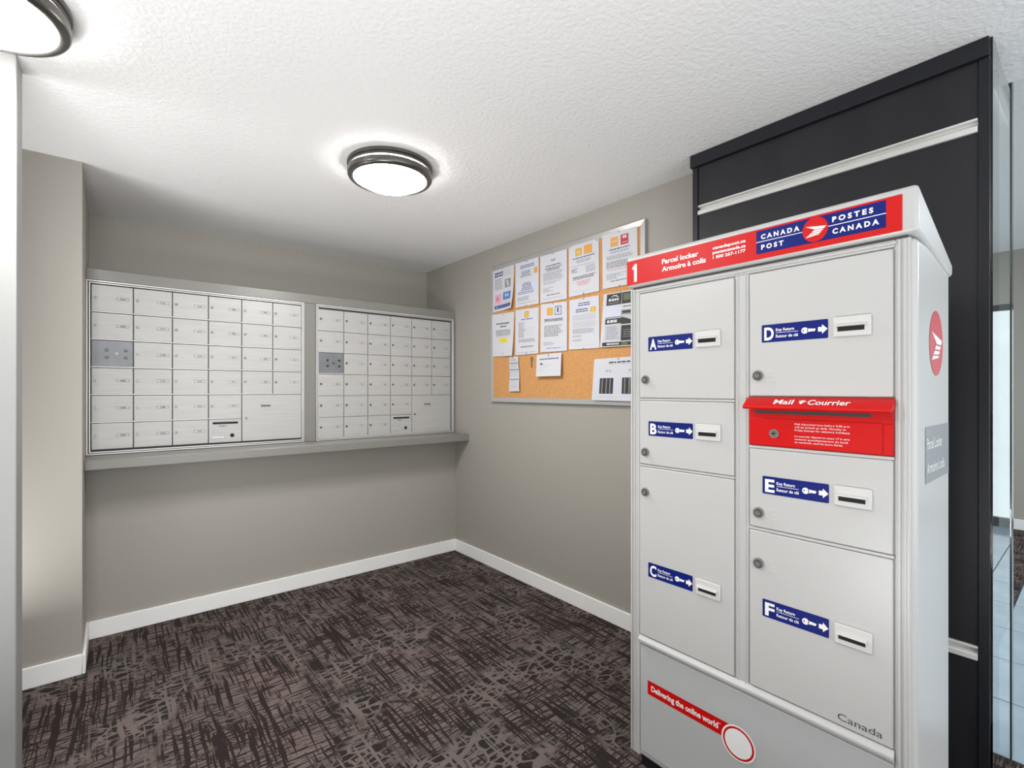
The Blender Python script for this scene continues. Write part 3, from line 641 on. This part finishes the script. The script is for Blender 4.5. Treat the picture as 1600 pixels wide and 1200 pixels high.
def locker_door(letter, x0, x1, z0, z1, lab, slot, lock):
    d = MB().box(x0, x1, -0.004, 0.011, z0, z1, E_).build('door', lk_, bevel=0.003)
    setp(d, 'locker door lettered '+letter)
    b = MB(); key_label(b, lab[0], lab[1], letter)
    o = b.build('key_return_label', d); o.location = (0, -0.004, 0); setp(o, 'blue label with letter '+letter+', a key and an arrow')
    sx, sz = slot
    b = MB()
    b.box(sx, sx+0.083, -0.0065, 0, sz, sz+0.052, M['slotplate'])
    o = b.build('key_slot_plate', d, bevel=0.003); o.location = (0, -0.004, 0)
    b = MB()
    b.box(sx+0.011, sx+0.069, -0.0072, -0.006, sz+0.014, sz+0.0265, M['black'])
    b.prism([(-0.006,sz+0.0335),(-0.012,sz+0.0305),(-0.014,sz+0.0265),(-0.006,sz+0.0255)], 'x', sx+0.007, sx+0.073, M['slotplate'])
    o = b.build('key_slot', d); o.location = (0, -0.004, 0)
    b = MB(); b.cyl(0, 0, 0.0145, -0.007, 0, M['steel'], 24, 0.0145).cyl(0, 0, 0.0125, -0.011, -0.006, M['lockdark'], 24, 0.0105).cyl(0, 0, 0.006, -0.0118, -0.010, M['steel'], 16).box(-0.0008, 0.0008, -0.0122, -0.0115, -0.004, 0.004, M['black'])
    o = b.build('lock', d, smooth=True); o.location = (lock[0], -0.004, lock[1])
    # faint embossed turn mark beside the lock
    b = MB(); ex, ez = lock[0]+0.026, lock[1]
    b.box(ex, ex+0.024, -0.0006, 0.001, ez+0.012, ez+0.0135, M['slotplate']).box(ex+0.008, ex+0.020, -0.0006, 0.001, ez-0.001, ez+0.0005, M['slotplate']).box(ex, ex+0.024, -0.0006, 0.001, ez-0.013, ez-0.0115, M['slotplate'])
    o = b.build('embossed_mark', d); o.location = (0, -0.004, 0)
    return d
XL0, XL1 = -0.3625, -0.0235; XR0, XR1 = 0.0225, 0.3635
locker_door('A', XL0, XL1, 1.3235, 1.690, (-0.3255,1.485), (-0.1465,1.4865), (-0.3355,1.387))
locker_door('B', XL0, XL1, 1.0915, 1.3135, (-0.3245,1.193), (-0.1455,1.1925), (-0.3365,1.134))
locker_door('C', XL0, XL1, 0.489, 1.0815, (-0.3255,0.702), (-0.1460,0.7005), (-0.3365,0.994))
locker_door('D', XR0, XR1, 1.334, 1.690, (0.0585,1.487), (0.2385,1.487), (0.0485,1.392))
locker_door('E', XR0, XR1, 0.9545, 1.181, (0.0605,1.055), (0.2405,1.054), (0.0505,0.997))
dF = locker_door('F', XR0, XR1, 0.489, 0.9435, (0.0605,0.703), (0.2405,0.7005), (0.0505,0.851))
b = MB(); text(b, 'Canada', 0.2480, 0.3430, 0.5035, 0.0185, M['ink'], -0.0006, 0.0)
o = b.build('wordmark', dF); o.location = (0, -0.004, 0); setp(o, 'black Canada wordmark')

# red letter drop between D and E
R_ = M['red']
rd = MB().box(XR0-0.001, XR1+0.001, -0.003, 0.011, 1.1915, 1.331, R_).build('mail_drop_panel', lk_, bevel=0.002); setp(rd, 'red panel with a mail drop chute')
hood = MB().prism([(-0.003,1.3295),(-0.010,1.3275),(-0.037,1.3075),(-0.040,1.303),(-0.038,1.298),(-0.032,1.2965),(-0.026,1.300),(-0.003,1.306)], 'x', XR0-0.004, XR1+0.004, R_).build('hood', rd, bevel=0.0015)
b = MB()
fh = lambda u, v: (u, -0.010-0.027*(1-v)-0.0005, 1.3275-0.020*(1-v)+0.0007)
text(b, 'Mail', 0.1000, 0.1500, 0.22, 0.62, M['white'], fn=fh, bold=0.02); b.build('lettering', rd); b = MB()
text(b, 'Courrier', 0.1850, 0.2820, 0.22, 0.62, M['white'], fn=fh, bold=0.02); b.build('lettering', rd); b = MB()
for q in ([(0.162,0.70),(0.176,0.78),(0.1725,0.62)], [(0.162,0.60),(0.178,0.60),(0.1695,0.22)], [(0.170,0.72),(0.182,0.62),(0.174,0.45)]):
    b.add([fh(u, v) for u, v in q], [tuple(range(len(q)))], M['white'])
b.build('arrow_mark', rd)
MB().box(XR0+0.015, XR1-0.045, -0.0036, -0.0028, 1.2835, 1.2925, M['gap']).build('letter_slot', rd)
dd = MB().box(XR0+0.001, XR1-0.022, -0.006, -0.0025, 1.1935, 1.2700, R_).build('collection_door', rd, bevel=0.0015)
MB().box(XR1-0.018, XR1, -0.0055, -0.0025, 1.1935, 1.2690, R_).build('hinge_strip', rd, bevel=0.001)
b = MB(); b.cyl(0, 0, 0.0125, -0.004, 0, M['steel'], 22).cyl(0, 0, 0.009, -0.006, -0.003, M['chrome'], 20).flat([(0.005*math.cos(2*PI*i/12), 0.0025*math.sin(2*PI*i/12)) for i in range(12)], -0.0063, M['black'])
o = b.build('lock', rd); o.location = (LX(0.594), -0.006, 1.2285)
b = MB(); tx0, tx1 = LX(0.541), LX(0.411)
lines = [('Mail deposited here before 5:00 p.m.',1.0),('will be picked up daily, Monday to',0.93),('Friday (except for statutory holidays).',1.0),('',0),('Le courrier déposé ici avant 17 h sera',0.99),('ramassé quotidiennement du lundi',0.96),('au vendredi, sauf les jours fériés.',0.88)]
for i, (tx, fr_) in enumerate(lines):
    if tx: text(b, tx, tx0, tx0+(tx1-tx0)*fr_, 1.2555-i*0.0082, 0.0050, M['white'], -0.0066, 0.0)
b.build('notice_text', rd)

# header cap: wedge that slopes down to the back, with the red sign on its face
cap = MB().prism([(-0.012,1.719),(-0.012,1.829),(0.0,1.829),(0.386,1.705),(0.386,1.668),(0.30,1.676)], 'x', -0.412, 0.412, E_)
cap = cap.build('header_cap', lk_, bevel=0.016, seg=4)
MB().box(-0.39, 0.39, -0.002, 0.02, 1.7122, 1.7195, M['gap']).build('cap_shade_strip', lk_)  # dark strip with the shade under the cap put into its colour
b = MB(); ys = -0.0128
b.quad(-0.4105, 0.383, 1.7265, 1.8125, ys, R_)
b.quad(0.0468, 0.3518, 1.7415, 1.8075, ys-0.0003, M['blue'])
sg = b.build('header_sign', lk_, solid=0); setp(sg, 'red header sign with a blue postal badge')
b = MB(); yw = ys-0.0007; Wm = M['white']
b.flat([(-0.3790,1.7355),(-0.3670,1.7355),(-0.3670,1.7985),(-0.3760,1.7985),(-0.3860,1.7875),(-0.3860,1.7785),(-0.3790,1.7845)], yw, Wm)
b.build('number', sg); b = MB()
text(b, 'Parcel locker', -0.2655, -0.1325, 1.7765, 0.0165, Wm, yw, 0.03)
text(b, 'Armoire à colis', -0.2655, -0.1075, 1.7515, 0.0165, Wm, yw, 0.03)
b.build('title_lettering', sg); b = MB()
text(b, 'canadapost.ca', -0.0855, 0.0165, 1.7855, 0.0092, Wm, yw, 0.03)
text(b, 'postescanada.ca', -0.0855, 0.0165, 1.7710, 0.0092, Wm, yw, 0.03)
text(b, '1 800 267-1177', -0.0845, 0.0160, 1.7565, 0.0092, Wm, yw, 0.03)
b.build('contact_lettering', sg); b = MB()
b.quad(0.0468, 0.3518, 1.7747, 1.7765, yw, Wm)
text(b, 'C A N A D A', 0.0600, 0.1610, 1.7828, 0.0130, Wm, yw, 0.045)
text(b, 'P O S T', 0.0606, 0.1205, 1.7530, 0.0130, Wm, yw, 0.045)
text(b, 'P O S T E S', 0.2385, 0.3265, 1.7845, 0.0130, Wm, yw, 0.045)
text(b, 'C A N A D A', 0.2390, 0.3380, 1.7535, 0.0130, Wm, yw, 0.045)
b.build('badge_lettering', sg)
def wing(b, cx_, cz_, r, fn, m_):
    """white wing-shaped emblem: a swept triangle above three short bars"""
    P_ = [[(-0.70,0.34),(0.80,0.12),(0.66,-0.03),(-0.02,-0.02),(-0.12,0.05)], [(-0.10,-0.07),(0.62,-0.08),(0.52,-0.19),(-0.26,-0.20)], [(-0.30,-0.25),(0.47,-0.24),(0.38,-0.34),(-0.46,-0.38)], [(-0.50,-0.42),(0.34,-0.39),(0.27,-0.46),(-0.70,-0.56)]]
    for p_ in P_: b.add([fn(cx_+u*r, cz_+v*r) for u, v in p_], [tuple(range(len(p_)))], m_)
b = MB(); cx_, cz_ = 0.1990, 1.7755
b.flat([(cx_+0.0305*math.cos(2*PI*i/40), cz_+0.0325*math.sin(2*PI*i/40)) for i in range(40)], yw-0.0003, R_)
wing(b, cx_, cz_, 0.033, lambda u, v: (u, yw-0.0006, v), Wm)
b.build('emblem', sg)
# right flank: red disc and grey lettered label
fx = lambda off: (lambda u, v: (HWX-0.001+off, u, v))
b = MB(); f1 = fx(0.0008); cy_, cz_ = 0.205, 1.472
b.add([f1(cy_+0.078*math.cos(2*PI*i/40), cz_+0.084*math.sin(2*PI*i/40)) for i in range(40)], [tuple(range(40))], M['redsoft'])
f2 = fx(0.0014)
wing(b, cy_, cz_, 0.080, f2, Wm)
b.build('side_emblem', lk_)
b = MB(); b.add([f1(0.085,1.120), f1(0.360,1.120), f1(0.360,1.260), f1(0.085,1.260)], [(0,1,2,3)], M['greyvinyl'])
text(b, 'Parcel Locker', 0.098, 0.270, 1.2040, 0.028, Wm, fn=f2, bold=0.015)
text(b, 'Armoire à colis', 0.098, 0.300, 1.1440, 0.028, Wm, fn=f2, bold=0.015)
o = b.build('side_label', lk_); setp(o, 'grey side label with white lettering')
# lower access panel with the red slogan strip
lp = MB().box(-0.3635, 0.3645, 0.001, 0.011, 0.075, 0.4500, M['locker_grey']).build('lower_panel', lk_, bevel=0.002); setp(lp, 'plain darker grey lower panel')
b = MB(); b.quad(-0.3315, -0.010, 0.288, 0.336, 0.0004, R_)
text(b, 'Delivering the online world', -0.317, -0.075, 0.304, 0.0195, Wm, 0.0, 0.03)
text(b, '™', -0.073, -0.067, 0.3185, 0.0055, Wm, 0.0, 0.0)
cx_, cz_ = -0.012, 0.292
b.flat([(cx_+0.052*math.cos(2*PI*i/36), cz_+0.052*math.sin(2*PI*i/36)) for i in range(36)], -0.0002, Wm)
b.flat([(cx_+0.047*math.cos(2*PI*i/36), cz_+0.047*math.sin(2*PI*i/36)) for i in range(36)], -0.0005, R_)
b.flat([(cx_+0.041*math.cos(2*PI*i/36), cz_+0.041*math.sin(2*PI*i/36)) for i in range(36)], -0.0008, Wm)
o = b.build('slogan_strip', lp); setp(o, 'red strip with a white slogan')

# ------------------------------------------------------------------ dark slatwall panel behind the locker
PX = 2.09; PY = 1.223
pn = thing('slatwall_panel', (PX, PY, 0), 'black wood-grain slatwall panel behind the parcel locker, with two white slats', 'wall panel', RZ)
PW = 0.9945
WB, WE = M['woodblack'], M['woodedge']
for z0, z1 in ((0.02,0.504), (0.551,2.157), (2.203,2.381)):
    MB().box(0.0265, PW-0.0265, 0.006, 0.1585, z0, z1, WB).build('panel_board', pn, bevel=0.001, seg=1)
MB().box(0, 0.026, 0, 0.1585, 0, 2.381, WE).build('side_post', pn, bevel=0.0015)
MB().box(PW-0.026, PW, 0, 0.1585, 0, 2.381, WE).build('side_post', pn, bevel=0.0015)
MB().box(-0.006, PW, -0.012, 0.1585, 2.3815, 2.4385, WE).build('top_board', pn, bevel=0.0015)
MB().box(0.027, PW-0.027, 0.02, 0.158, 0.0, 0.019, WE).build('bottom_board', pn)
for z0 in (2.1575, 0.5045):
    b = MB()
    b.prism([(0.000,z0+0.0445),(0.000,z0+0.038),(0.014,z0+0.036),(0.020,z0+0.026),(0.003,z0+0.022),(-0.002,z0+0.018),(-0.002,z0+0.001),(0.03,z0+0.001),(0.03,z0+0.0445)], 'x', 0.0268, PW-0.0268, M['strip'])
    b.build('slat_insert', pn, bevel=0.001, seg=1)

# ------------------------------------------------------------------ flush ceiling lights
def ceiling_light(x, y, label):
    t = thing('ceiling_light', (x, y, H), label, 'ceiling light', group='round flush ceiling lights')
    NK = M['nickel']
    MB().lathe([(0.0,-0.0005),(0.198,-0.0005),(0.201,-0.003),(0.201,-0.015),(0.198,-0.0175),(0.190,-0.018)], NK).build('base_pan', t, smooth=True)
    MB().lathe([(0.188,-0.018),(0.196,-0.0185),(0.197,-0.020),(0.197,-0.0285),(0.195,-0.030),(0.184,-0.0305)], NK).build('upper_ring', t, smooth=True)
    MB().lathe([(0.180,-0.030),(0.1885,-0.0305),(0.1885,-0.0355),(0.180,-0.036)], M['lampgap']).build('lit_band', t, smooth=True)
    MB().lathe([(0.182,-0.0355),(0.196,-0.036),(0.199,-0.038),(0.200,-0.046),(0.199,-0.053)], NK).build('lower_ring', t, smooth=True)
    MB().lathe([(0.199,-0.053),(0.199,-0.060),(0.194,-0.068),(0.186,-0.072),(0.178,-0.073),(0.172,-0.070),(0.170,-0.062)], NK).build('trim_ring', t, smooth=True)
    MB().lathe([(0.169,-0.068),(0.160,-0.076),(0.135,-0.090),(0.10,-0.101),(0.06,-0.108),(0.025,-0.111),(0.0,-0.1115)], M['lamp']).build('diffuser', t, smooth=True)
    return t
ceiling_light(1.046, 2.206, 'round nickel-rimmed ceiling light in full view above the mail nook')
ceiling_light(-0.290, 1.925, 'round ceiling light cut off by the top left corner, beside the white casing')
